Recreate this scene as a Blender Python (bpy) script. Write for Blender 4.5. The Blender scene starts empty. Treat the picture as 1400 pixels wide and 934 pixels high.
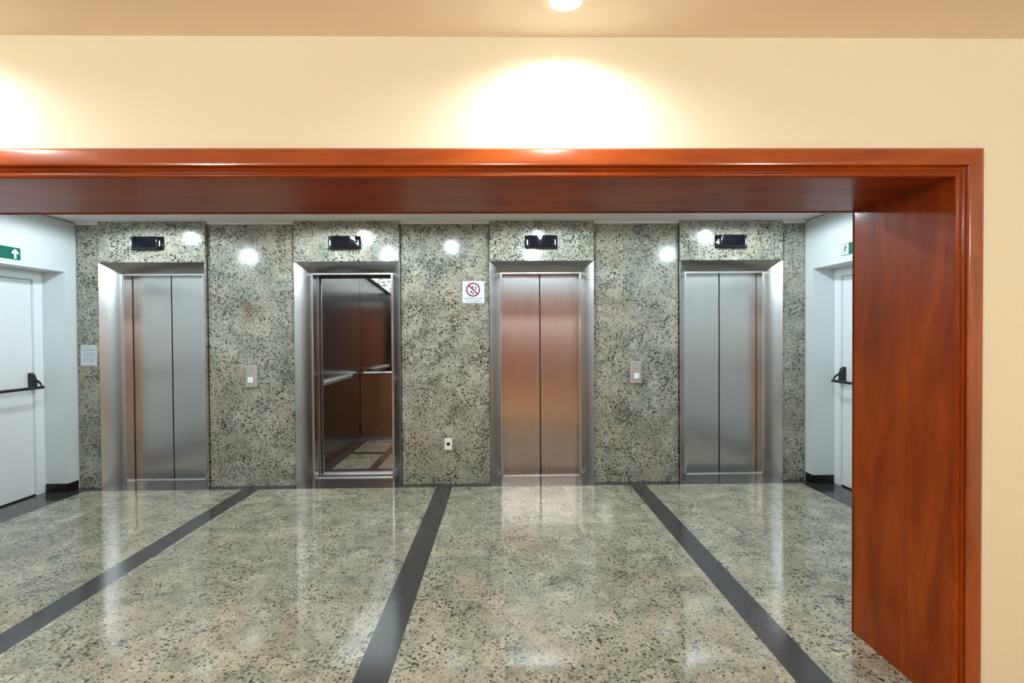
import bpy, bmesh, math, random
from mathutils import Vector, Matrix

random.seed(7)
C = bpy.context.scene.collection
PI = math.pi

# ------------------------------------------------------------------ helpers
def lin(r, g, b):
    def f(c):
        c /= 255.0
        return c / 12.92 if c <= 0.04045 else ((c + 0.055) / 1.055) ** 2.4
    return (f(r), f(g), f(b), 1.0)

def box(bm, x0, x1, y0, y1, z0, z1, bevel=0.0, seg=2, mat=0):
    r = bmesh.ops.create_cube(bm, size=1.0)
    vs = r['verts']
    for v in vs:
        v.co = Vector(((x0 + x1) / 2 + v.co.x * (x1 - x0), (y0 + y1) / 2 + v.co.y * (y1 - y0), (z0 + z1) / 2 + v.co.z * (z1 - z0)))
    fs = set(f for v in vs for f in v.link_faces)
    for f in fs: f.material_index = mat
    if bevel > 0:
        es = list(set(e for v in vs for e in v.link_edges))
        bmesh.ops.bevel(bm, geom=es, offset=bevel, segments=seg, profile=0.5, affect='EDGES')

def cyl(bm, p0, p1, r0, r1=None, n=24, caps=True):
    p0 = Vector(p0); p1 = Vector(p1)
    d = p1 - p0
    q = Vector((0, 0, 1)).rotation_difference(d.normalized())
    M = Matrix.Translation((p0 + p1) / 2) @ q.to_matrix().to_4x4()
    return bmesh.ops.create_cone(bm, cap_ends=caps, segments=n, radius1=r0, radius2=r0 if r1 is None else r1, depth=d.length, matrix=M)

def prism(bm, pts, axis, a0, a1, bevel=0.0, seg=2):
    """closed outline pts (2D) extruded along axis from a0 to a1; 2D plane is the other two axes in xyz order"""
    def mk(p, a):
        if axis == 'x': return (a, p[0], p[1])
        if axis == 'y': return (p[0], a, p[1])
        return (p[0], p[1], a)
    lo = [bm.verts.new(mk(p, a0)) for p in pts]
    hi = [bm.verts.new(mk(p, a1)) for p in pts]
    n = len(pts)
    fs = [bm.faces.new(lo), bm.faces.new(hi)]
    for i in range(n):
        fs.append(bm.faces.new((lo[i], lo[(i + 1) % n], hi[(i + 1) % n], hi[i])))
    bmesh.ops.recalc_face_normals(bm, faces=fs)
    if bevel > 0:
        es = list(set(e for f in fs for e in f.edges))
        bmesh.ops.bevel(bm, geom=es, offset=bevel, segments=seg, profile=0.5, affect='EDGES')

def tube(bm, pts, r, n=12):
    pts = [Vector(p) for p in pts]
    rings = []
    for i, p in enumerate(pts):
        t = (pts[min(i + 1, len(pts) - 1)] - pts[max(i - 1, 0)]).normalized()
        up = Vector((0, 0, 1)) if abs(t.z) < 0.9 else Vector((0, 1, 0))
        u = t.cross(up).normalized(); v = t.cross(u).normalized()
        rings.append([bm.verts.new(p + u * r * math.cos(2 * PI * k / n) + v * r * math.sin(2 * PI * k / n)) for k in range(n)])
    for a, b in zip(rings, rings[1:]):
        for k in range(n):
            bm.faces.new((a[k], a[(k + 1) % n], b[(k + 1) % n], b[k]))
    bm.faces.new(rings[0]); bm.faces.new(rings[-1])
    bmesh.ops.recalc_face_normals(bm, faces=bm.faces)

def obj(name, bm, mats, parent=None, smooth=False, recalc=True):
    if recalc: bmesh.ops.recalc_face_normals(bm, faces=bm.faces)
    me = bpy.data.meshes.new(name); bm.to_mesh(me); bm.free()
    for m in (mats if isinstance(mats, (list, tuple)) else [mats]): me.materials.append(m)
    if smooth:
        for p in me.polygons: p.use_smooth = True
        me.set_sharp_from_angle(angle=math.radians(40))
    o = bpy.data.objects.new(name, me); C.objects.link(o)
    if parent:
        o.parent = parent
        o.matrix_parent_inverse = Matrix.Identity(4)
    return o

def tag(o, label=None, cat=None, group=None, kind=None):
    if label: o['label'] = label
    if cat: o['category'] = cat
    if group: o['group'] = group
    if kind: o['kind'] = kind
    return o

def empty(name, loc, label, cat, group=None, kind=None, rz=0):
    o = bpy.data.objects.new(name, None); C.objects.link(o)
    o.empty_display_size = 0.1
    o.location = loc; o.rotation_euler = (0, 0, rz)
    return tag(o, label, cat, group, kind)

def copy_tree(o, parent=None):
    c = o.copy(); C.objects.link(c)
    if parent: c.parent = parent
    for ch in list(o.children): copy_tree(ch, c)
    return c

# ------------------------------------------------------------------ materials
def mat(name):
    m = bpy.data.materials.new(name); m.use_nodes = True
    nt = m.node_tree
    return m, nt, nt.nodes['Principled BSDF']

def N(nt, typ, **kw):
    n = nt.nodes.new(typ)
    for k, v in kw.items():
        if k.startswith('i_'):
            n.inputs[k[2:].replace('_', ' ')].default_value = v
        else: setattr(n, k, v)
    return n

def L(nt, a, b): nt.links.new(a, b)

def ramp(nt, fac, stops, interp='LINEAR'):
    n = nt.nodes.new('ShaderNodeValToRGB'); n.color_ramp.interpolation = interp
    el = n.color_ramp.elements
    while len(el) < len(stops): el.new(0.5)
    for e, (p, c) in zip(el, stops):
        e.position = p; e.color = c if len(c) == 4 else (*c, 1)
    L(nt, fac, n.inputs['Fac'])
    return n.outputs['Color']

def mix(nt, fac, a, b, mode='MIX'):
    n = nt.nodes.new('ShaderNodeMix'); n.data_type = 'RGBA'; n.blend_type = mode
    for s, v in ((n.inputs[0], fac), (n.inputs[6], a), (n.inputs[7], b)):
        if hasattr(v, 'node'): L(nt, v, s)
        else: s.default_value = v
    return n.outputs[2]

def noise(nt, vec, scale, detail=3, rough=0.55, dist=0.0):
    n = N(nt, 'ShaderNodeTexNoise'); n.inputs['Scale'].default_value = scale
    n.inputs['Detail'].default_value = detail; n.inputs['Roughness'].default_value = rough
    n.inputs['Distortion'].default_value = dist
    L(nt, vec, n.inputs['Vector'])
    return n.outputs['Fac']

def plain(name, col, rough=0.5, metal=0.0, spec=0.5, coat=0.0, var=0.04, scale=6):
    m, nt, p = mat(name)
    tc = N(nt, 'ShaderNodeTexCoord')
    f = noise(nt, tc.outputs['Object'], scale, 4)
    c0 = tuple(max(0, c * (1 - var)) for c in col[:3]) + (1,)
    c1 = tuple(min(1, c * (1 + var)) for c in col[:3]) + (1,)
    L(nt, ramp(nt, f, [(0.35, c0), (0.65, c1)]), p.inputs['Base Color'])
    p.inputs['Roughness'].default_value = rough; p.inputs['Metallic'].default_value = metal
    p.inputs['Specular IOR Level'].default_value = spec
    p.inputs['Coat Weight'].default_value = coat; p.inputs['Coat Roughness'].default_value = 0.06
    return m

def granite(name, slabs=False, rough=0.12, gain=1.0, hue=(1, 1, 1), fleck=0.0):
    """green-grey speckled granite; every panel (object) or floor slab (grid cell) is cut from another place"""
    m, nt, p = mat(name)
    tc = N(nt, 'ShaderNodeTexCoord')
    vec = tc.outputs['Object']
    if slabs:
        sn = N(nt, 'ShaderNodeVectorMath', operation='SNAP'); L(nt, vec, sn.inputs[0]); sn.inputs[1].default_value = (0.59, 0.59, 10)
        wn = N(nt, 'ShaderNodeTexWhiteNoise', noise_dimensions='3D'); L(nt, sn.outputs[0], wn.inputs['Vector'])
        sc = N(nt, 'ShaderNodeVectorMath', operation='SCALE'); L(nt, wn.outputs['Color'], sc.inputs[0]); sc.inputs['Scale'].default_value = 31.0
        off = sc.outputs[0]; rnd = wn.outputs['Value']
    else:
        oi = N(nt, 'ShaderNodeObjectInfo')
        sc = N(nt, 'ShaderNodeVectorMath', operation='SCALE'); sc.inputs[0].default_value = (1.0, 2.3, 0.6); 
        ml = N(nt, 'ShaderNodeMath', operation='MULTIPLY'); L(nt, oi.outputs['Random'], ml.inputs[0]); ml.inputs[1].default_value = 43.0
        L(nt, ml.outputs[0], sc.inputs['Scale'])
        off = sc.outputs[0]; rnd = oi.outputs['Random']
    ad = N(nt, 'ShaderNodeVectorMath', operation='ADD'); L(nt, vec, ad.inputs[0]); L(nt, off, ad.inputs[1])
    v = ad.outputs[0]
    # clouds of grey-green and beige ground mass
    g = [tuple(c * h * gain for c, h in zip(lin(*k)[:3], hue)) + (1,) for k in ((124, 127, 116), (158, 159, 148), (186, 183, 170))]
    f0 = noise(nt, v, 5.0, 4, 0.65, 0.6)
    base = ramp(nt, f0, [(0.30, g[0]), (0.50, g[1]), (0.70, g[2])])
    f1 = noise(nt, v, 60.0, 3, 0.6)
    fine = ramp(nt, f1, [(0.30, (0.62, 0.62, 0.60)), (0.5, (0.98, 0.98, 0.98)), (0.7, (1.22, 1.2, 1.14))])
    base = mix(nt, 1.0, base, fine, 'MULTIPLY')
    # rust / pinkish blush
    f2 = noise(nt, v, 2.3, 3, 0.6, 0.3)
    warm = ramp(nt, f2, [(0.45, (0, 0, 0)), (0.75, (0.45, 0.45, 0.45))])
    base = mix(nt, warm, base, tuple(c * gain for c in lin(170, 150, 124)[:3]) + (1,))
    # dark mineral flecks: small angular grains, denser in drifts
    wob = N(nt, 'ShaderNodeTexNoise'); wob.inputs['Scale'].default_value = 55; wob.inputs['Detail'].default_value = 2; L(nt, v, wob.inputs['Vector'])
    wsc = N(nt, 'ShaderNodeVectorMath', operation='SCALE'); L(nt, wob.outputs['Color'], wsc.inputs[0]); wsc.inputs['Scale'].default_value = 0.022
    wad = N(nt, 'ShaderNodeVectorMath', operation='ADD'); L(nt, v, wad.inputs[0]); L(nt, wsc.outputs[0], wad.inputs[1])
    drift = noise(nt, v, 4.5, 3, 0.6)
    for scl, lo, col_, wgt in ((44.0, 0.20, (40, 44, 38), 0.97), (66.0, 0.26, (56, 56, 48), 0.9), (27.0, 0.16, (84, 92, 80), 0.75)):
        vo = N(nt, 'ShaderNodeTexVoronoi'); vo.inputs['Scale'].default_value = scl; L(nt, wad.outputs[0], vo.inputs['Vector'])
        sx = N(nt, 'ShaderNodeSeparateColor'); L(nt, vo.outputs['Color'], sx.inputs[0])
        # grain radius = (cell random + drift) - threshold
        ra = N(nt, 'ShaderNodeMath', operation='MULTIPLY_ADD'); L(nt, sx.outputs[0], ra.inputs[0]); ra.inputs[1].default_value = 0.55
        dr = N(nt, 'ShaderNodeMath', operation='MULTIPLY_ADD'); L(nt, drift, dr.inputs[0]); dr.inputs[1].default_value = 0.7; dr.inputs[2].default_value = lo - 0.62 - fleck
        L(nt, dr.outputs[0], ra.inputs[2])
        df = N(nt, 'ShaderNodeMath', operation='SUBTRACT'); L(nt, ra.outputs[0], df.inputs[0]); L(nt, vo.outputs['Distance'], df.inputs[1])
        mk = ramp(nt, df.outputs[0], [(0.0, (0, 0, 0)), (0.045, (wgt, wgt, wgt))])
        base = mix(nt, mk, base, lin(*col_))
    if not slabs:
        # one rusty mineral patch in the slab between the first two lifts
        ds = N(nt, 'ShaderNodeVectorMath', operation='DISTANCE'); L(nt, vec, ds.inputs[0]); ds.inputs[1].default_value = (-2.535, 5.28, 1.765)
        rn = noise(nt, vec, 14.0, 3, 0.6)
        sm = N(nt, 'ShaderNodeMath', operation='MULTIPLY_ADD'); L(nt, rn, sm.inputs[0]); sm.inputs[1].default_value = 0.22; L(nt, ds.outputs['Value'], sm.inputs[2])
        pm = ramp(nt, sm.outputs[0], [(0.13, (0.75, 0.75, 0.75)), (0.19, (0, 0, 0))])
        base = mix(nt, pm, base, lin(112, 78, 62))
    if slabs:
        # slightly different tone per slab and hairline joints
        tone = ramp(nt, rnd, [(0.0, (0.90, 0.90, 0.90)), (1.0, (1.06, 1.06, 1.06))])
        base = mix(nt, 1.0, base, tone, 'MULTIPLY')
    L(nt, base, p.inputs['Base Color'])
    fr = noise(nt, v, 3.0, 3)
    mr = N(nt, 'ShaderNodeMapRange'); L(nt, fr, mr.inputs['Value'])
    mr.inputs['From Min'].default_value = 0.3; mr.inputs['From Max'].default_value = 0.7
    mr.inputs['To Min'].default_value = rough * 0.8; mr.inputs['To Max'].default_value = rough * 1.25
    L(nt, mr.outputs[0], p.inputs['Roughness'])
    p.inputs['Specular IOR Level'].default_value = 0.6
    return m

def steel(name, col, rough=0.25, aniso=0.75, rot=0.0, streak='z'):
    m, nt, p = mat(name)
    tc = N(nt, 'ShaderNodeTexCoord')
    mp = N(nt, 'ShaderNodeMapping')
    mp.inputs['Scale'].default_value = (420, 420, 0.8) if streak == 'z' else (1.2, 260, 260)
    L(nt, tc.outputs['Object'], mp.inputs['Vector'])
    f = noise(nt, mp.outputs[0], 1.0, 3)
    c0 = tuple(c * 0.98 for c in col[:3]) + (1,); c1 = tuple(min(1, c * 1.02) for c in col[:3]) + (1,)
    L(nt, ramp(nt, f, [(0.3, c0), (0.7, c1)]), p.inputs['Base Color'])
    mr = N(nt, 'ShaderNodeMapRange'); L(nt, f, mr.inputs['Value'])
    mr.inputs['To Min'].default_value = rough * 0.96; mr.inputs['To Max'].default_value = rough * 1.04
    L(nt, mr.outputs[0], p.inputs['Roughness'])
    p.inputs['Metallic'].default_value = 1.0
    p.inputs['Anisotropic'].default_value = aniso
    p.inputs['Anisotropic Rotation'].default_value = rot
    ge = N(nt, 'ShaderNodeNewGeometry')
    cr = N(nt, 'ShaderNodeVectorMath', operation='CROSS_PRODUCT'); cr.inputs[0].default_value = (0.02, 0.03, 1.0) if streak == 'z' else (0.0, 0.0, 1.0)
    L(nt, ge.outputs['True Normal'], cr.inputs[1]); L(nt, cr.outputs[0], p.inputs['Tangent'])
    return m

def wood(name, grain='z', dark=(104, 37, 0), mid=(128, 51, 0), light=(148, 66, 2), rough=0.42, coat=0.17, cior=1.5, crough=0.13):
    m, nt, p = mat(name)
    tc = N(nt, 'ShaderNodeTexCoord')
    mp = N(nt, 'ShaderNodeMapping')
    s = {'z': (4, 4, 0.9), 'x': (0.9, 4, 4)}[grain]
    mp.inputs['Scale'].default_value = s
    L(nt, tc.outputs['Object'], mp.inputs['Vector'])
    f = noise(nt, mp.outputs[0], 1.6, 5, 0.6, 0.9)
    c = ramp(nt, f, [(0.28, lin(*dark)), (0.52, lin(*mid)), (0.75, lin(*light))])
    mp2 = N(nt, 'ShaderNodeMapping'); s2 = {'z': (160, 160, 3.5), 'x': (3.5, 160, 160)}[grain]
    mp2.inputs['Scale'].default_value = s2
    L(nt, tc.outputs['Object'], mp2.inputs['Vector'])
    f2 = noise(nt, mp2.outputs[0], 1.0, 3, 0.6)
    c = mix(nt, 1.0, c, ramp(nt, f2, [(0.3, (0.93, 0.93, 0.93)), (0.6, (1.02, 1.02, 1.02))]), 'MULTIPLY')
    L(nt, c, p.inputs['Base Color'])
    p.inputs['Roughness'].default_value = rough
    p.inputs['Coat Weight'].default_value = coat; p.inputs['Coat Roughness'].default_value = crough; p.inputs['Coat IOR'].default_value = cior; p.inputs['Specular IOR Level'].default_value = 0.15
    return m

def emit(name, col, strength):
    m, nt, p = mat(name)
    p.inputs['Base Color'].default_value = col
    p.inputs['Emission Color'].default_value = col; p.inputs['Emission Strength'].default_value = strength
    return m

M = {}
M['granite'] = granite('granite_wall', False, 0.13, 0.94, (0.985, 1.0, 0.975), 0.01)
M['granite_floor'] = granite('granite_floor', True, 0.085, 1.04, (1.03, 0.99, 0.90), 0.06)
M['dark_stone'] = plain('black_granite', lin(58, 58, 58), 0.14, var=0.12, scale=60)
M['white_wall'] = plain('white_paint', lin(206, 213, 214), 0.6, spec=0.3, var=0.012, scale=2)
M['white_door'] = plain('white_door_enamel', lin(226, 230, 232), 0.38, var=0.01, scale=2)
M['ceiling'] = plain('ceiling_paint', lin(222, 218, 218), 0.7, spec=0.2, var=0.01, scale=2)
M['cream'] = plain('cream_paint', lin(226, 225, 204), 0.62, spec=0.25, var=0.012, scale=1.5)
M['near_ceiling'] = plain('cream_ceiling_paint', lin(238, 233, 222), 0.7, spec=0.2, var=0.01, scale=2)
M['steel'] = steel('brushed_steel_frame', (0.66, 0.645, 0.63, 1), 0.25, 0.7, 0.0)
M['steel_door'] = steel('brushed_steel_door', (0.61, 0.59, 0.57, 1), 0.27, 0.8, 0.0)
M['steel_car'] = steel('brushed_steel_car', (0.30, 0.30, 0.31, 1), 0.26, 0.6, 0.0)
M['steel_plate'] = plain('satin_steel_plate', lin(182, 174, 168), 0.42, metal=0.45, var=0.03)
M['steel_bright'] = plain('bright_steel_sill', lin(232, 232, 234), 0.42, metal=1.0, var=0.05, scale=30)
M['chrome'] = plain('chrome', lin(225, 226, 230), 0.16, metal=1.0, var=0.01)
M['mirror'] = plain('smoked_mirror', lin(178, 176, 172), 0.015, metal=1.0, var=0.0)
M['wood_z'] = wood('varnished_mahogany_upright', 'z')
M['wood_x'] = wood('varnished_mahogany_lengthways', 'x')
M['wood_panel'] = wood('wood_panelling', 'z', (126, 76, 60), (146, 92, 74), (158, 104, 84), 0.45, 0.3)
M['casing_z'] = wood('lacquered_casing_upright', 'z', (116, 42, 0), (138, 56, 0), (160, 76, 3), coat=0.9, cior=1.8, crough=0.16)
M['casing_x'] = wood('lacquered_casing_lengthways', 'x', (124, 46, 0), (148, 62, 0), (172, 84, 4), coat=0.9, cior=1.8, crough=0.16)
M['wood_x'] = wood('varnished_mahogany_head', 'x', coat=0.3, crough=0.2)
M['wood_floor'] = plain('honey_floor', lin(196, 156, 108), 0.3, var=0.1, scale=3)
M['black_gloss'] = plain('black_gloss_plastic', lin(16, 18, 20), 0.12, var=0.05)
M['smoked_screen'] = plain('smoked_screen', lin(12, 14, 20), 0.06, var=0.05)
M['black'] = plain('black_enamel', lin(26, 26, 29), 0.32, var=0.08)
M['baseboard'] = plain('black_baseboard', lin(14, 14, 14), 0.3, var=0.08)
M['shaft'] = plain('shaft_dark', lin(20, 20, 20), 0.9, var=0.05)
M['slot'] = plain('pale_lantern_lens', lin(235, 235, 238), 0.25, var=0.0)
M['white_plastic'] = plain('white_plastic', lin(238, 236, 228), 0.35, var=0.01)
M['button'] = plain('white_button', lin(232, 236, 238), 0.3, var=0.01)
M['paper'] = plain('white_paper', lin(196, 206, 210), 0.4, var=0.02)
M['ink'] = plain('grey_ink', lin(120, 130, 134), 0.6, var=0.0)
M['sign_white'] = plain('sign_white', lin(216, 220, 224), 0.3, var=0.0)
M['sign_red'] = plain('sign_red', lin(142, 26, 54), 0.35, var=0.02)
M['sign_black'] = plain('sign_black', lin(30, 34, 34), 0.35, var=0.0)
M['sign_text'] = plain('sign_text', lin(112, 128, 140), 0.4, var=0.0)
M['exit_green'] = plain('exit_green', lin(8, 96, 78), 0.3, var=0.04)
M['exit_white'] = plain('exit_white', lin(226, 250, 244), 0.35, var=0.0)
M['grout'] = plain('joint_dark', lin(50, 54, 52), 0.8, var=0.05)

# lamp panel of the lift car: milky panel with a black fretwork pattern
m, nt, p = mat('car_ceiling_panel')
tc = N(nt, 'ShaderNodeTexCoord')
fn = noise(nt, tc.outputs['Object'], 9.0, 1, 0.5, 1.2)
fr = ramp(nt, fn, [(0.455, (0, 0, 0)), (0.465, (1, 1, 1)), (0.555, (1, 1, 1)), (0.565, (0, 0, 0))])
colr = mix(nt, fr, (0.80, 0.92, 0.95, 1), (0.015, 0.015, 0.015, 1))
L(nt, colr, p.inputs['Base Color']); L(nt, colr, p.inputs['Emission Color']); p.inputs['Emission Strength'].default_value = 4.0
p.inputs['Roughness'].default_value = 0.4
M['car_panel'] = m
M['lens_cool'] = emit('lamp_lens_cool', (0.9, 0.97, 1.0, 1), 8.0)
M['lens_warm'] = emit('lamp_lens_warm', (1.0, 0.85, 0.6, 1), 6.0)

# ------------------------------------------------------------------ the place: measures in metres, camera at the origin side
XL, XR = -4.205, 3.066          # lobby side walls
YP = 5.28                       # face of the granite between the lifts
YF = 5.24                       # face of lift frames and granite over them
ZC = 2.626                      # lobby ceiling
CX = (-3.438, -1.534, 0.3945, 2.297)   # lift centres
HW = 0.519
ZH = 2.226                      # top of the steel frames
PY0, PY1 = 2.0, 2.58            # thick wall with the wide doorway
PX0, PX1, PZ = -3.00, 1.741, 2.094
NZ = 2.62                       # near room ceiling
NX0, NX1, NY = -4.6, 3.9, -2.8

def S(name, bm, m, label, cat, parent=None, smooth=False):
    o = obj(name, bm, m, parent, smooth)
    if parent is None: tag(o, label, cat, kind='structure')
    return o

# ---- floor: one stone floor, pale slabs with dark bands let in
bm = bmesh.new()
xs = [NX0, XL - 0.3, -4.065, -2.550, -2.386, -0.660, -0.503, 1.250, 1.407, 2.962, XR + 0.3, NX1]
xs = sorted(xs)
ys = [NY, PY0, 5.165, 5.62]
dark_x = [(-2.550, -2.386), (-0.660, -0.503), (1.250, 1.407)]
for i in range(len(xs) - 1):
    for j in range(len(ys) - 1):
        x0, x1, y0, y1 = xs[i], xs[i + 1], ys[j], ys[j + 1]
        if j == 0: k = 2
        elif j == 2: k = 1
        elif x1 <= -4.06 or x0 >= 2.96: k = 1
        else: k = 1 if any(abs(x0 - a) < 1e-4 for a, b in dark_x) else 0
        f = bm.faces.new([bm.verts.new((x, y, 0)) for x, y in ((x0, y0), (x1, y0), (x1, y1), (x0, y1))])
        f.material_index = k
bmesh.ops.remove_doubles(bm, verts=bm.verts, dist=1e-5)
r = bmesh.ops.extrude_face_region(bm, geom=list(bm.faces))
for v in [g for g in r['geom'] if isinstance(g, bmesh.types.BMVert)]: v.co.z -= 0.12
S('floor', bm, [M['granite_floor'], M['dark_stone'], M['wood_floor']], 'polished speckled granite floor crossed by dark stone bands', 'floor')

# ---- back wall: core, granite slabs between the lifts and over them
bm = bmesh.new()
edges = [XL - 0.3] + [e for c in CX for e in (c - 0.512, c + 0.512)] + [XR + 0.3]
for i in range(0, len(edges), 2): box(bm, edges[i], edges[i + 1], 5.30, 5.50, 0, 2.9)
for c in CX: box(bm, c - 0.512, c + 0.512, 5.30, 5.50, 2.219, 2.9)
wb = S('wall_back', bm, M['grout'], 'back wall clad in green-grey speckled granite around four lifts', 'wall')
sp = [XL] + [e for c in CX for e in (c - HW, c + HW)] + [XR]
for i in range(0, len(sp), 2):
    bm = bmesh.new(); box(bm, sp[i] + 0.006, sp[i + 1] - 0.006, YP, 5.30, 0.0, 2.602, 0.0015, 1)
    obj('granite_panel', bm, M['granite'], wb)
for c in CX:
    bm = bmesh.new(); box(bm, c - HW, c + HW, YF, 5.30, ZH + 0.002, ZC, 0.0015, 1)
    obj('granite_panel', bm, M['granite'], wb)

# ---- ceiling with small drop strip over the granite slabs
bm = bmesh.new(); box(bm, XL - 0.3, XR + 0.3, PY1, 5.50, ZC, ZC + 0.1)
S('ceiling', bm, M['ceiling'], 'plain white ceiling of the lift lobby', 'ceiling')
n_trim = 0
for i in range(0, len(sp), 2):
    n_trim += 1
    bm = bmesh.new(); box(bm, sp[i] + 0.001, sp[i + 1] - 0.001, YP - 0.018, 5.30, 2.602, ZC, 0.001, 1)
    where = ['beside the left wall', 'between the first and second lifts from the left', 'between the second and third lifts from the left', 'between the third and fourth lifts from the left', 'beside the right wall'][i // 2]
    S('trim_%d' % n_trim, bm, M['ceiling'], 'white plaster strip above the granite ' + where, 'trim')

# ---- side walls with a deep door recess each
RD = 0.235; RY0, RY1, RZ = 3.98, 5.146, 2.125
def side_wall(sgn):
    X = XL if sgn < 0 else XR
    def bx(bm, a, b, *rest, **k):
        x0, x1 = sorted((X + sgn * a, X + sgn * b)); box(bm, x0, x1, *rest, **k)
    side = 'left' if sgn < 0 else 'right'
    bm = bmesh.new()
    zt = ZC - 0.010          # narrow open joint under the ceiling
    bx(bm, 0, 0.30, PY1, RY0, 0, zt); bx(bm, 0, 0.30, RY1, 5.30, 0, zt); bx(bm, 0, 0.30, RY0, RY1, RZ, zt)
    bx(bm, 0.03, 0.30, PY1, 5.30, zt, ZC)
    bx(bm, RD + 0.05, 0.30, RY0, RY1, 0, RZ)
    S('wall_' + side, bm, M['white_wall'], 'white painted %s wall of the lobby with a recessed door' % side, 'wall')
    bm = bmesh.new()
    bx(bm, -0.008, 0.0, RY1, 5.262, 0, 0.085)
    bx(bm, 0.0, RD - 0.03, RY1 - 0.010, RY1, 0, 0.085)
    bx(bm, -0.008, 0.0, PY1, RY0, 0, 0.085)
    S('baseboard_' + side, bm, M['baseboard'], 'low black baseboard at the foot of the %s white wall' % side, 'baseboard')
    # door : frame > leaf > panic bar
    n = 1 if sgn < 0 else 2
    FX = RD; 
    bm = bmesh.new()
    bx(bm, FX - 0.022, FX + 0.048, RY1 - 0.092, RY1, 0, RZ, bevel=0.004)
    bx(bm, FX - 0.022, FX + 0.048, RY0, RY0 + 0.09, 0, RZ, bevel=0.004)
    bx(bm, FX - 0.022, FX + 0.048, RY0 + 0.09, RY1 - 0.092, RZ - 0.085, RZ, bevel=0.004)
    d = tag(obj('door_%d' % n, bm, M['white_door']), 'white fire door with a black push bar in the %s wall' % side, 'door', kind='structure')
    bm = bmesh.new(); bx(bm, FX, FX + 0.044, RY0 + 0.094, RY1 - 0.096, 0.012, RZ - 0.089, bevel=0.003)
    leaf = obj('door_leaf', bm, M['white_door'], d)
    bm = bmesh.new(); bx(bm, FX - 0.006, FX + 0.03, RY0 + 0.094, RY1 - 0.096, 0.0, 0.014)
    obj('threshold', bm, M['black'], d)
    yl = 5.020; yb = 4.20
    def case(y):
        bm = bmesh.new()
        x = lambda a: X + sgn * a
        pts = [(x(FX), 1.025), (x(FX - 0.05), 1.025), (x(FX - 0.052), 1.09), (x(FX - 0.035), 1.145), (x(FX - 0.012), 1.165), (x(FX), 1.165)]
        prism(bm, pts, 'y', y - 0.025, y + 0.025, 0.006)
        h = obj('bar_lock_case', bm, M['black'], leaf)
        # curved arm from the case to the bar
        bm = bmesh.new()
        tube(bm, [(x(FX - 0.04), y, 1.10), (x(FX - 0.075), y, 1.088), (x(FX - 0.1), y, 1.062), (x(FX - 0.112), y, 1.032)], 0.010)
        tube(bm, [(x(FX - 0.03), y, 1.034), (x(FX - 0.112), y, 1.028)], 0.008)
        obj('bar_arm', bm, M['black'], leaf, True)
    case(yl); case(yb)
    bm = bmesh.new()
    tube(bm, [(X + sgn * (FX - 0.112), yl + 0.012, 1.029), (X + sgn * (FX - 0.112), yb - 0.012, 1.029)], 0.0145, 16)
    obj('push_bar', bm, M['black'], leaf, True)
    return X
side_wall(-1); side_wall(1)

# ---- lobby wall around the doorway (shared thick wall)
bm = bmesh.new()
box(bm, NX0, PX0 - 0.03, PY0, PY1, 0, NZ); box(bm, PX1 + 0.03, NX1, PY0, PY1, 0, NZ); box(bm, PX0 - 0.03, PX1 + 0.03, PY0, PY1, PZ + 0.03, NZ)
for f in bm.faces:
    if f.calc_center_median().y > PY1 - 0.01: f.material_index = 1
S('wall_front', bm, [M['cream'], M['white_wall']], 'cream painted wall around the wide wooden doorway', 'wall')

# ---- near room (behind and beside the camera; seen only in reflections)
bm = bmesh.new(); box(bm, NX0, NX1, NY, PY0, NZ, NZ + 0.1)
S('ceiling_near', bm, M['near_ceiling'], 'cream ceiling of the room in front of the doorway', 'ceiling')
bm = bmesh.new(); box(bm, NX0 - 0.15, NX0, NY, PY0, 0, NZ)
S('wall_near_left', bm, M['cream'], 'cream left wall of the room before the doorway', 'wall')
bm = bmesh.new(); box(bm, NX1, NX1 + 0.15, NY, PY0, 0, NZ)
S('wall_near_right', bm, M['cream'], 'cream right wall of the room before the doorway', 'wall')
bm = bmesh.new(); box(bm, NX0, NX1, NY - 0.15, NY, 0, NZ)
S('wall_near_back', bm, M['wood_panel'], 'reddish wood panelled wall facing the lifts from behind', 'wall')

# ------------------------------------------------------------------ wooden doorway
pd = empty('doorway_frame', (PX0, PY0, 0), 'wide glossy red-brown wooden doorway frame around the opening to the lift lobby', 'doorway')
PO = Vector((-PX0, -PY0, 0))
def shift(bm):
    for v in bm.verts: v.co += PO
T = 0.03
for X0, X1 in ((PX1, PX1 + T), (PX0 - T, PX0)):
    bm = bmesh.new(); box(bm, X0, X1, PY0, PY1, 0.0, PZ); shift(bm); obj('jamb', bm, M['wood_z'], pd)
bm = bmesh.new(); box(bm, PX0 - T, PX1 + T, PY0, PY1, PZ, PZ + T); shift(bm); obj('head_lining', bm, M['wood_x'], pd)
def casing_sweep(front, prof, side):
    """one side of a mitred moulding; prof: (outward distance from the opening, protrusion)"""
    bm = bmesh.new()
    yy = PY0 if front else PY1
    sg = -1 if front else 1
    rows = []
    for u, pr in prof:
        y = yy + sg * pr
        if side == 'top': rows.append([(PX0 - u, y, PZ + u), (PX1 + u, y, PZ + u)])
        elif side == 'right': rows.append([(PX1 + u, y, PZ + u), (PX1 + u, y, 0)])
        else: rows.append([(PX0 - u, y, PZ + u), (PX0 - u, y, 0)])
    vr = [[bm.verts.new(Vector(c) + PO) for c in r] for r in rows]
    n = len(vr)
    for a in range(n):
        b = (a + 1) % n
        bm.faces.new((vr[a][0], vr[a][1], vr[b][1], vr[b][0]))
    bm.faces.new([r[0] for r in vr]); bm.faces.new([r[1] for r in vr])
    return bm
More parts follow.
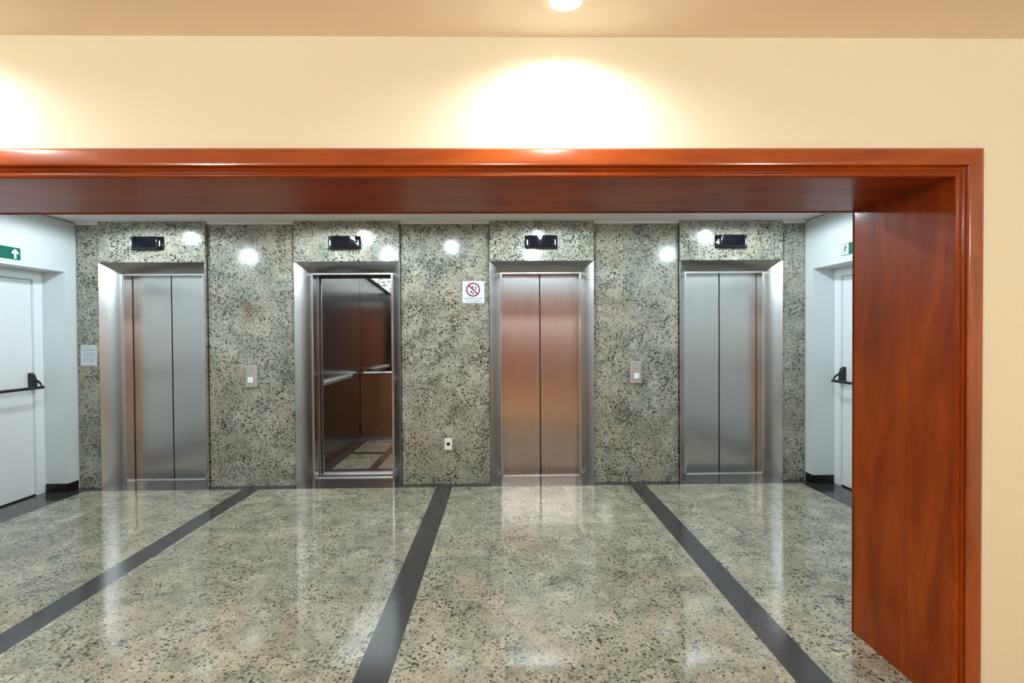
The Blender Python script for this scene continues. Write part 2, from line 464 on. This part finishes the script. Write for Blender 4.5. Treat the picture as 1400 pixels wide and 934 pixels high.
# inner bead (two small rounds) and the wide bevelled outer board
bead = [(-0.004, 0.0), (-0.004, 0.006), (0.0, 0.011), (0.006, 0.013), (0.012, 0.011), (0.015, 0.006), (0.019, 0.006), (0.022, 0.011), (0.028, 0.014), (0.034, 0.011), (0.036, 0.0)]
board = [(0.036, 0.0), (0.036, 0.016), (0.041, 0.022), (0.052, 0.023), (0.094, 0.014), (0.103, 0.011), (0.108, 0.004), (0.108, 0.0)]
for fr in (True, False):
    for sd in ('top', 'right', 'left'):
        o = obj('inner_bead', casing_sweep(fr, bead, sd), M['wood_x' if sd == 'top' else 'wood_z'], pd, True)
        o = obj('casing_board', casing_sweep(fr, board, sd), M['casing_x' if sd == 'top' else 'casing_z'], pd, True)

# ------------------------------------------------------------------ lifts
SJ, SH, TD, LIP = 0.106, 0.092, 0.172, 0.016
YD = 5.545 - YF                 # door plane, relative to frame face
def frame_bm():
    """folded steel surround: splayed jambs and head, a narrow lip facing the lobby, a return to the doors"""
    bm = bmesh.new()
    prof = [(0, 0.058), (0, 0.001), (0.0015, 0.0)] + [(SJ * k / 6 + 0.85 * 0.044 * (k / 6) * (1 - k / 6), TD * k / 6 - 0.52 * 0.044 * (k / 6) * (1 - k / 6)) for k in range(1, 6)] + [(SJ, TD - 0.001), (SJ + 0.001, TD), (SJ + LIP - 0.001, TD), (SJ + LIP, TD + 0.001),
            (SJ + LIP, YD - 0.012), (SJ + LIP - 0.004, YD - 0.012), (SJ + LIP - 0.004, TD + 0.004), (SJ - 0.004, TD + 0.004), (0.003, 0.012), (0.003, 0.058)]
    rows = []
    for sv, t in prof:
        sh = sv - max(0.0, min(1.0, sv / SJ)) * (SJ - SH)
        rows.append([Vector((-HW + sv, t, 0)), Vector((-HW + sv, t, ZH - sh)), Vector((HW - sv, t, ZH - sh)), Vector((HW - sv, t, 0))])
    vr = [[bm.verts.new(c) for c in r] for r in rows]
    for a, b in zip(vr, vr[1:] + vr[:1]):
        for k in range(3): bm.faces.new((a[k], a[k + 1], b[k + 1], b[k]))
    bm.faces.new([r[0] for r in vr]); bm.faces.new([r[3] for r in vr])
    return bm

def door_leaf(x0, x1):
    bm = bmesh.new(); box(bm, x0, x1, YD, YD + 0.03, 0.006, 2.15, 0.002, 2)
    return bm

def lift(cx, label, open_=False):
    e = empty('elevator', (cx, YF, 0), label, 'elevator', 'lifts along the granite wall')
    bm = frame_bm(); obj('door_frame', bm, M['steel'], e, True)
    if not open_:
        obj('door_panel', door_leaf(-0.43, -0.006), M['steel_door'], e)
        obj('door_panel', door_leaf(0.006, 0.43), M['steel_door'], e)
        bm = bmesh.new(); box(bm, -0.47, 0.47, YD + 0.032, YD + 0.06, 0, 2.2); obj('dark_backing', bm, M['shaft'], e)  # near-black sheet added close behind the panels, darkness of the seam in its colour
    else:
        obj('door_panel', door_leaf(-0.80, -0.388), M['steel_door'], e)
        obj('door_panel', door_leaf(0.388, 0.80), M['steel_door'], e)
    bm = bmesh.new()
    box(bm, -0.45, 0.45, YD - 0.022, YD + 0.005, -0.005, 0.006, 0.001, 1)
    box(bm, -0.45, 0.45, YD + 0.012, YD + 0.036, -0.005, 0.005, 0.001, 1)
    obj('sill', bm, M['steel_bright'], e)
    return e
lift(CX[0], 'closed steel lift farthest left, next to the paper notice')
lift(CX[1], 'open steel lift showing its mirrored car, second from the left', True)
lift(CX[2], 'closed steel lift between the no-fire sign and the right call panel')
lift(CX[3], 'closed steel lift farthest right, beside the right white wall')

# ---- lift car standing open behind the second frame
car = empty('elevator_car', (CX[1], 5.66, 0), 'steel lift car with mirror and handrails inside the open lift', 'elevator car')
WL, WR, CB, CH = -0.52, 0.56, 1.98, 2.42      # car inside, relative to its front
bm = bmesh.new(); 
cells = [(WL, WL + 0.13, 1), (WL + 0.13, 0.02, 0), (0.02, 0.12, 1), (0.12, 0.46, 0), (0.46, WR, 1)]
rows_ = [(0.115, 0.26, 1), (0.26, 0.98, 0), (0.98, 1.12, 1), (1.12, 1.84, 0), (1.84, CB, 1)]
for a, b, k in cells:
    for c, d, q in rows_:
        f = bm.faces.new([bm.verts.new((x, y, 0.0)) for x, y in ((a, c), (b, c), (b, d), (a, d))]); f.material_index = max(k, q)
bmesh.ops.remove_doubles(bm, verts=bm.verts, dist=1e-5)
r = bmesh.ops.extrude_face_region(bm, geom=list(bm.faces))
for v in [g for g in r['geom'] if isinstance(g, bmesh.types.BMVert)]: v.co.z -= 0.05
obj('car_floor', bm, [M['granite_floor'], M['dark_stone']], car)
bm = bmesh.new(); box(bm, WL - 0.02, WL, 0.0, CB, 0, CH + 0.1); obj('side_wall', bm, M['steel_car'], car)
bm = bmesh.new(); box(bm, WR, WR + 0.02, 0.0, CB, 0, CH + 0.1); obj('side_wall', bm, M['steel_car'], car)
bm = bmesh.new(); box(bm, WL - 0.02, WR + 0.02, CB, CB + 0.02, 0, CH + 0.1); obj('back_wall', bm, M['steel_car'], car)
bm = bmesh.new(); box(bm, WL + 0.0, WR - 0.0, CB - 0.008, CB, 0.97, CH - 0.03, 0.002, 1); obj('mirror', bm, M['mirror'], car)
bm = bmesh.new(); box(bm, WL + 0.005, WR - 0.005, CB - 0.03, CB - 0.009, 0.05, 0.95, 0.003, 1); obj('lower_panel', bm, plain('bronze_steel', lin(150, 118, 92), 0.28, metal=0.9), car)
bm = bmesh.new(); box(bm, WL - 0.02, WR + 0.02, 0.0, CB + 0.02, CH + 0.1, CH + 0.12); obj('car_roof', bm, M['steel_car'], car)
def pz(y): return 2.248 + 0.150 * ((y - 0.14) / (CB - 0.20)) ** 0.9      # gently bowed luminous panel, lower over the door
py = [0.14 + (CB - 0.20) * k / 12 for k in range(13)]
bm = bmesh.new(); prism(bm, [(y, pz(y)) for y in py] + [(y, pz(y) + 0.018) for y in reversed(py)], 'x', WL + 0.05, WR - 0.05)
obj('ceiling_panel', bm, M['car_panel'], car)
bm = bmesh.new()
for xa, xb in ((WL + 0.03, WL + 0.05), (WR - 0.05, WR - 0.03)):
    prism(bm, [(y, pz(y) - 0.012) for y in py] + [(y, pz(y) + 0.022) for y in reversed(py)], 'x', xa, xb)
box(bm, WL + 0.03, WR - 0.03, 0.12, 0.14, pz(0.14) - 0.012, pz(0.14) + 0.022); box(bm, WL + 0.03, WR - 0.03, py[-1], py[-1] + 0.02, pz(py[-1]) - 0.012, pz(py[-1]) + 0.022)
obj('panel_rim', bm, M['black'], car)
bm = bmesh.new(); box(bm, -0.45, 0.45, 0.0, 0.115, -0.03, 0.008, 0.002, 1)
for yy in (0.03, 0.06): box(bm, -0.45, 0.45, yy, yy + 0.012, 0.008, 0.012)
obj('car_sill', bm, M['steel_bright'], car)
# front return beside the car doorway
bm = bmesh.new()
box(bm, WL, -0.40, 0.02, 0.06, 0, CH + 0.1, 0.003, 1); box(bm, 0.40, WR, 0.02, 0.06, 0, CH + 0.1, 0.003, 1); box(bm, -0.40, 0.40, 0.02, 0.06, 2.108, CH + 0.1, 0.003, 1)
obj('front_return', bm, M['steel_door'], car)
def flat_rail(pts, nrm):
    bm = bmesh.new()
    return bm
bm = bmesh.new()   # side handrail: broad rounded shelf rail
prism(bm, [(WL + 0.0, 0.30), (WL + 0.05, 0.30), (WL + 0.075, 0.36), (WL + 0.075, 1.30), (WL + 0.05, 1.42), (WL, 1.45)], 'z', 0.935, 0.985, 0.012, 3)
obj('handrail', bm, M['steel_plate'], car, True)
bm = bmesh.new()   # back handrail
tube(bm, [(WL + 0.06, CB - 0.05, 0.955), (WR - 0.03, CB - 0.05, 0.955)], 0.018, 16)
for xx in (WL + 0.15, 0.0, WR - 0.15): tube(bm, [(xx, CB - 0.05, 0.955), (xx, CB - 0.008, 0.955)], 0.008, 10)
obj('handrail', bm, M['chrome'], car, True)
# shaft around the car
bm = bmesh.new(); box(bm, CX[1] - 0.9, CX[1] - 0.88, 5.50, 7.9, 0, 2.7); box(bm, CX[1] + 0.88, CX[1] + 0.9, 5.50, 7.9, 0, 2.7)
box(bm, CX[1] - 0.9, CX[1] + 0.9, 7.9, 7.92, 0, 2.7); box(bm, CX[1] - 0.9, CX[1] + 0.9, 5.50, 7.92, 2.7, 2.72); box(bm, CX[1] - 0.9, CX[1] + 0.9, 5.62, 7.92, -0.14, -0.12)
S('wall_shaft', bm, M['shaft'], 'dark shaft walls behind the open lift', 'wall')

# ------------------------------------------------------------------ floor indicators over the lifts
def indicator(cx, label):
    e = empty('floor_indicator', (cx, YF, 2.412), label, 'indicator', 'floor indicators above the lifts')
    bm = bmesh.new()
    w, h = 0.163, 0.066
    box(bm, -w, w, -0.008, 0.0, -h, h, 0.003, 2)
    obj('back_plate', bm, M['black_gloss'], e)
    bm = bmesh.new()
    prism(bm, [(-w + 0.002, -0.008), (-0.118, -0.052), (0.118, -0.052), (w - 0.002, -0.008)], 'z', -h + 0.004, h - 0.004, 0.006, 3)
    hs = obj('housing', bm, M['black_gloss'], e, True)
    bm = bmesh.new()
    n = 10; pts = [(-0.108, -0.051)]
    for k in range(n + 1):
        t = -1 + 2 * k / n
        pts.append((0.108 * t, -0.054 - 0.006 * (1 - t * t)))
    pts.append((0.108, -0.051))
    prism(bm, pts, 'z', -0.046, 0.050)
    obj('display_screen', bm, M['smoked_screen'], hs, True)
    for s in (-1, 1):   # thin pale arrow lens on each slanted end
        ax, ay, bx_, by_ = 0.118, -0.052, w - 0.002, -0.008
        d = Vector((bx_ - ax, by_ - ay, 0)).normalized(); nrm = Vector((-d.y, d.x, 0)) * -1
        c = Vector((ax, ay, 0)).lerp(Vector((bx_, by_, 0)), 0.42)
        bm = bmesh.new()
        r = bmesh.ops.create_cube(bm, size=1)
        for v in r['verts']:
            q = c + d * (v.co.x * 0.007) + nrm * (v.co.y * 0.004)
            v.co = Vector((s * q.x, q.y, v.co.z * 0.048 - 0.006))
        es = [ed for ed in bm.edges]
        bmesh.ops.bevel(bm, geom=es, offset=0.0015, segments=2, affect='EDGES')
        obj('arrow_lens', bm, M['slot'], hs)['label'] = 'thin pale arrow lens'
    return e
ind = indicator(-3.473, 'black floor indicator box over the lift farthest left, nearest the paper notice')
for x, lb in ((-1.548, 'black floor indicator box above the open lift'), (0.389, 'black floor indicator box above the lift right of the no-fire sign'), (2.289, 'black floor indicator box over the lift farthest right')):
    c = copy_tree(ind); c.location.x = x; c['label'] = lb

# ------------------------------------------------------------------ call panels
def call_panel(cx, label):
    e = empty('call_panel', (cx, YP, 1.098), label, 'call button', 'lift call panels')
    bm = bmesh.new()
    prism(bm, [(-0.059, 0.0), (-0.059, -0.022), (-0.045, -0.034), (0.045, -0.034), (0.059, -0.022), (0.059, 0.0)], 'z', -0.108, 0.108, 0.004, 2)
    fp = obj('face_plate', bm, M['steel_plate'], e)
    bm = bmesh.new(); box(bm, -0.027, 0.027, -0.040, -0.033, -0.064, -0.006, 0.003, 2)
    obj('button', bm, M['button'], e)['label'] = 'white square button'
    bm = bmesh.new(); box(bm, -0.031, 0.031, -0.036, -0.033, -0.068, -0.002)
    obj('button_rim', bm, plain('grey_rim', lin(120, 122, 128), 0.4), e)
    return e
cp = call_panel(-2.494, 'steel call panel with white square button on the granite left of the open lift')
c = copy_tree(cp); c.location = (1.339, YP, 1.108); c['label'] = 'steel call panel with white square button on the granite between the two right lifts'

# ------------------------------------------------------------------ notices and sockets
def disc(bm, cx, cz, r, y, n=32):
    f = bm.faces.new([bm.verts.new((cx + r * math.cos(2 * PI * k / n), y, cz + r * math.sin(2 * PI * k / n))) for k in range(n)])
    return f
def solid(bm, t):
    r = bmesh.ops.extrude_face_region(bm, geom=list(bm.faces))
    for v in [g for g in r['geom'] if isinstance(g, bmesh.types.BMVert)]: v.co.y -= t

def text_mesh(name, body, size, m, parent, loc, width=None):
    cu = bpy.data.curves.new(name, 'FONT'); cu.body = body; cu.size = size; cu.align_x = 'CENTER'; cu.align_y = 'CENTER'; cu.extrude = 0.0004
    t = bpy.data.objects.new(name, cu); C.objects.link(t)
    dg = bpy.context.evaluated_depsgraph_get()
    me = bpy.data.meshes.new_from_object(t.evaluated_get(dg))
    C.objects.unlink(t); bpy.data.objects.remove(t); bpy.data.curves.remove(cu)
    xs_ = [v.co.x for v in me.vertices]; w = max(xs_) - min(xs_)
    k = width / w if width else 1.0
    for v in me.vertices: v.co = Vector((v.co.x * k, -v.co.z, v.co.y))
    me.materials.append(m)
    o = bpy.data.objects.new(name, me); C.objects.link(o); o.parent = parent; o.location = loc
    return o

sg = empty('warning_sign', (-0.288, YP, 1.922), 'square white sign with red no-fire circle beside the third lift from the left', 'sign')
bm = bmesh.new(); box(bm, -0.109, 0.109, -0.004, 0, -0.110, 0.110, 0.001, 1); obj('sign_plate', bm, M['sign_white'], sg)
cxs, czs = -0.003, 0.025
bm = bmesh.new()
n = 48
ro, ri = 0.0705, 0.0565
vo = [bm.verts.new((cxs + ro * math.cos(2 * PI * k / n), -0.0042, czs + ro * math.sin(2 * PI * k / n))) for k in range(n)]
vi = [bm.verts.new((cxs + ri * math.cos(2 * PI * k / n), -0.0042, czs + ri * math.sin(2 * PI * k / n))) for k in range(n)]
for k in range(n): bm.faces.new((vo[k], vo[(k + 1) % n], vi[(k + 1) % n], vi[k]))
a = math.radians(-45); d = Vector((math.cos(a), 0, math.sin(a))); q = Vector((-math.sin(a), 0, math.cos(a)))
cc = Vector((cxs, -0.0044, czs))
bm.faces.new([bm.verts.new(cc + d * s * 0.062 + q * t * 0.0075) for s, t in ((-1, -1), (1, -1), (1, 1), (-1, 1))])
solid(bm, 0.0012); obj('prohibition_ring', bm, M['sign_red'], sg)['label'] = 'red prohibition ring with slash'
bm = bmesh.new()
disc(bm, cxs - 0.004, czs + 0.036, 0.0065, -0.0042, 16)           # heads
disc(bm, cxs + 0.026, czs + 0.028, 0.0060, -0.0042, 16)
def poly(bm, pts): bm.faces.new([bm.verts.new((cxs + x, -0.0042, czs + z)) for x, z in pts])
poly(bm, [(0.019, 0.020), (0.032, 0.020), (0.034, 0.002), (0.031, -0.010), (0.024, 0.004)])
poly(bm, [(-0.012, 0.028), (0.003, 0.028), (0.006, 0.012), (-0.002, 0.016), (-0.012, 0.026)])
poly(bm, [(-0.036, -0.022), (-0.026, -0.017), (-0.018, -0.008), (-0.013, -0.014), (-0.006, -0.018), (-0.012, -0.028), (-0.022, -0.030)])
poly(bm, [(-0.016, -0.034), (-0.006, -0.030), (0.006, -0.034), (0.012, -0.042), (-0.004, -0.046)])
solid(bm, 0.0008); obj('pictogram', bm, M['sign_black'], sg)
text_mesh('lettering', 'PROIBIDO USO DO ELEVADOR', 0.018, M['sign_text'], sg, (0, -0.0046, -0.064), 0.186)
text_mesh('lettering', 'EM CASO DE INCÊNDIO', 0.018, M['sign_text'], sg, (0, -0.0046, -0.090), 0.146)

nt_ = empty('paper_notice', (-4.090, YP, 1.318), 'small white paper notice on the granite strip beside the left white wall', 'notice')
bm = bmesh.new(); box(bm, -0.079, 0.079, -0.002, 0, -0.101, 0.101); obj('sheet', bm, M['paper'], nt_)
bm = bmesh.new()
for k, (z, x0, x1) in enumerate([(0.080, -0.066, 0.066), (0.058, -0.060, 0.068), (0.046, -0.058, 0.066), (0.020, -0.056, 0.066), (0.008, -0.056, 0.064), (-0.012, -0.054, 0.05), (-0.034, -0.056, 0.060), (-0.046, -0.056, 0.058), (-0.064, -0.05, 0.06)]):
    x = x0
    while x < x1:
        w = random.uniform(0.008, 0.020); box(bm, x, min(x + w, x1), -0.0026, -0.002, z - 0.0026, z + 0.0026); x += w + 0.004
obj('printed_lines', bm, M['ink'], nt_)['kind'] = 'stuff'

sk = empty('wall_socket', (-0.550, YP, 0.403), 'small white wall socket with one round black hole, low on the granite', 'socket')
bm = bmesh.new(); box(bm, -0.036, 0.036, -0.009, 0, -0.059, 0.059, 0.003, 2); cvp = obj('cover_plate', bm, M['white_plastic'], sk)
bm = bmesh.new(); cyl(bm, (0, -0.0095, 0.0), (0, -0.0088, 0.0), 0.018); obj('socket_hole', bm, M['sign_black'], sk)['label'] = 'round black socket hole'

# ------------------------------------------------------------------ exit signs over the side doors (local: x along the wall, faces -y)
def exit_sign(loc, rz, man_left, label):
    e = empty('exit_sign', loc, label, 'sign', 'green exit signs', rz=rz)
    W = 0.30; Hh = 0.106
    bm = bmesh.new(); box(bm, 0, W, -0.006, 0, -Hh / 2 - 0.006, Hh / 2 + 0.006, 0.0015, 1); obj('sign_plate', bm, M['exit_white'], e)
    bm = bmesh.new(); box(bm, 0.004, W - 0.004, -0.0075, -0.006, -Hh / 2, Hh / 2); obj('green_field', bm, M['exit_green'], e)
    def put(bm, pts, flip, x0):
        bm.faces.new([bm.verts.new((x0 + (-x if flip else x), -0.0078, z)) for x, z in pts])
    # up arrow
    ax = 0.245 if man_left else 0.055
    bm = bmesh.new()
    ar = [(0.010, -0.042), (0.010, 0.008), (0.020, -0.002), (0.032, 0.000), (0.032, 0.010), (0.0, 0.042), (-0.032, 0.010), (-0.032, 0.000), (-0.020, -0.002), (-0.010, 0.008), (-0.010, -0.042)]
    put(bm, ar, False, ax); solid(bm, 0.001); obj('arrow', bm, M['exit_white'], e)
    # pale doorway with a running figure
    mx = 0.055 if man_left else W - 0.068
    if not man_left: mx = W - 0.068
    bm = bmesh.new(); put(bm, [(-0.045, -0.046), (0.045, -0.046), (0.045, 0.046), (-0.045, 0.046)], False, mx); solid(bm, 0.001); obj('pale_doorway', bm, M['exit_white'], e)
    bm = bmesh.new()
    def lim(p0, p1, w0, w1):
        a_ = Vector((p0[0], 0, p0[1])); b_ = Vector((p1[0], 0, p1[1])); dd = (b_ - a_).normalized(); qq = Vector((-dd.z, 0, dd.x))
        bm.faces.new([bm.verts.new(Vector((mx, -0.0092, 0)) + v) for v in (a_ + qq * w0, a_ - qq * w0, b_ - qq * w1, b_ + qq * w1)])
    f = disc(bm, mx + 0.008, 0.033, 0.0085, -0.0092, 16)
    lim((0.004, 0.024), (-0.004, -0.006), 0.009, 0.007)
    lim((0.006, 0.020), (0.026, 0.010), 0.004, 0.003); lim((0.026, 0.010), (0.034, 0.022), 0.003, 0.0025)
    lim((0.000, 0.022), (-0.018, 0.014), 0.004, 0.003); lim((-0.018, 0.014), (-0.024, -0.002), 0.003, 0.0025)
    lim((-0.002, -0.004), (0.018, -0.014), 0.006, 0.004); lim((0.018, -0.014), (0.014, -0.036), 0.004, 0.003)
    lim((-0.004, -0.004), (-0.014, -0.022), 0.006, 0.004); lim((-0.014, -0.022), (-0.036, -0.028), 0.004, 0.003)
    solid(bm, 0.0008); obj('running_figure', bm, M['exit_green'], e)
    return e
# left wall faces +x : local -y must point to +x  => rz = +90deg, local x -> +y
exit_sign((XL, 4.683 - 0.30, 2.222), PI / 2, True, 'green exit sign with white up arrow above the door in the left wall')
# right wall faces -x : rz = -90deg, local x -> -y
exit_sign((XR, 4.704, 2.236), -PI / 2, True, 'green exit sign with running figure above the door in the right wall')

# ------------------------------------------------------------------ lamps
def downlight(x, y, z, label, group, lens, col, power, spread, size=0.10):
    e = empty('recessed_downlight', (x, y, z), label, 'ceiling lamp', group)
    bm = bmesh.new()
    n = 32; prof = [(0.055, 0.0), (0.055, -0.004), (0.075, -0.006), (0.082, -0.002), (0.082, 0.0)]
    rings = [[bm.verts.new((r_ * math.cos(2 * PI * k / n), r_ * math.sin(2 * PI * k / n), zz)) for k in range(n)] for r_, zz in prof]
    for a_, b_ in zip(rings, rings[1:] + rings[:1]):
        for k in range(n): bm.faces.new((a_[k], a_[(k + 1) % n], b_[(k + 1) % n], b_[k]))
    obj('trim_ring', bm, M['white_plastic'], e, True)
    bm = bmesh.new(); cyl(bm, (0, 0, -0.0015), (0, 0, 0), 0.056, n=32); obj('lens', bm, lens, e)
    ld = bpy.data.lights.new('lamp_light', 'SPOT'); ld.shadow_soft_size = 0.04; ld.energy = power * 4; ld.color = col; ld.spot_size = spread; ld.spot_blend = 0.2 if lens == M['lens_cool'] else 0.75
    lo = bpy.data.objects.new('lamp_light', ld); C.objects.link(lo); lo.parent = e; lo.location = (0, 0, -0.05)
    return e
COOL = (0.80, 0.93, 1.0); WARM = (1.0, 0.985, 0.94)
near_ = ['farthest left lift', 'open lift', 'lift right of the no-fire sign', 'farthest right lift']
for i, x in enumerate((-3.39, -1.51, 0.40, 2.255)):
    downlight(x, 4.65, ZC, 'round ceiling lamp close to the granite above the ' + near_[i], 'lobby ceiling lamps', M['lens_cool'], COOL, 8.8, math.radians(179))
    downlight(x, 3.42, ZC, 'round ceiling lamp near the doorway, opposite the ' + near_[i], 'lobby ceiling lamps', M['lens_cool'], COOL, 8.8, math.radians(179))
downlight(-0.62, 4.07, ZC, 'round ceiling lamp in the middle of the lobby ceiling', 'lobby ceiling lamps', M['lens_cool'], COOL, 6, math.radians(179))
near_room = [(0.22, 1.78, 7, 'close to the cream wall above the doorway'), (-2.1, 1.78, 7, 'close to the cream wall at the left'), (-2.4, -0.6, 22, 'over the left of the near room'), (0.0, -1.2, 22, 'over the middle of the near room'), (2.3, -0.9, 21, 'over the right of the near room')]
for x, y, pw, lb in near_room:
    e = downlight(x, y, NZ, 'warm round ceiling lamp ' + lb, 'near room ceiling lamps', M['lens_warm'], WARM, pw, math.radians(165))
    if y < 1:      # swapped for free point lights to add ambient on upper wall and ceiling
        for ch in e.children:
            if ch.type == 'LIGHT':
                ld = bpy.data.lights.new('lamp_light', 'POINT'); ld.energy = pw * 4; ld.color = WARM; ld.shadow_soft_size = 0.06
                ch.data = ld; ch.location.z = -0.14

# ------------------------------------------------------------------ world, camera, view
w = bpy.data.worlds.new('World'); bpy.context.scene.world = w; w.use_nodes = True
w.node_tree.nodes['Background'].inputs[0].default_value = (0.9, 0.95, 1, 1); w.node_tree.nodes['Background'].inputs[1].default_value = 0.05

f_px = 720.0; vp = (687.0, 457.0); roll = 0.0065
Yc = Vector((vp[0] - 700, 467 - vp[1], f_px)).normalized()      # world Y in camera (right, up, forward)
Xc = Vector((1, roll, 0)); Xc = (Xc - Yc * Xc.dot(Yc)).normalized()
Zc = Xc.cross(Yc)
if Zc.y < 0: Zc = -Zc
R_ = Vector((Xc.x, Yc.x, Zc.x)); U_ = Vector((Xc.y, Yc.y, Zc.y)); F_ = Vector((Xc.z, Yc.z, Zc.z))
cam = bpy.data.cameras.new('camera'); cam.sensor_width = 36; cam.sensor_fit = 'HORIZONTAL'; cam.lens = f_px / 1400 * 36
cam.clip_start = 0.02; cam.clip_end = 60
cob = bpy.data.objects.new('camera', cam); C.objects.link(cob)
mw = Matrix.Identity(4)
for i in range(3):
    mw[i][0] = R_[i]; mw[i][1] = U_[i]; mw[i][2] = -F_[i]
mw[0][3], mw[1][3], mw[2][3] = 0, 0, 1.5
cob.matrix_world = mw
sc_ = bpy.context.scene; sc_.camera = cob
vs_ = sc_.view_settings
vs_.view_transform = 'Standard'; vs_.look = 'None'; vs_.gamma = 1; vs_.use_curve_mapping = False; vs_.exposure = 0.0
sc_.cycles.max_bounces = 10; sc_.cycles.diffuse_bounces = 5; sc_.cycles.glossy_bounces = 6
sc_.cycles.sample_clamp_indirect = 6
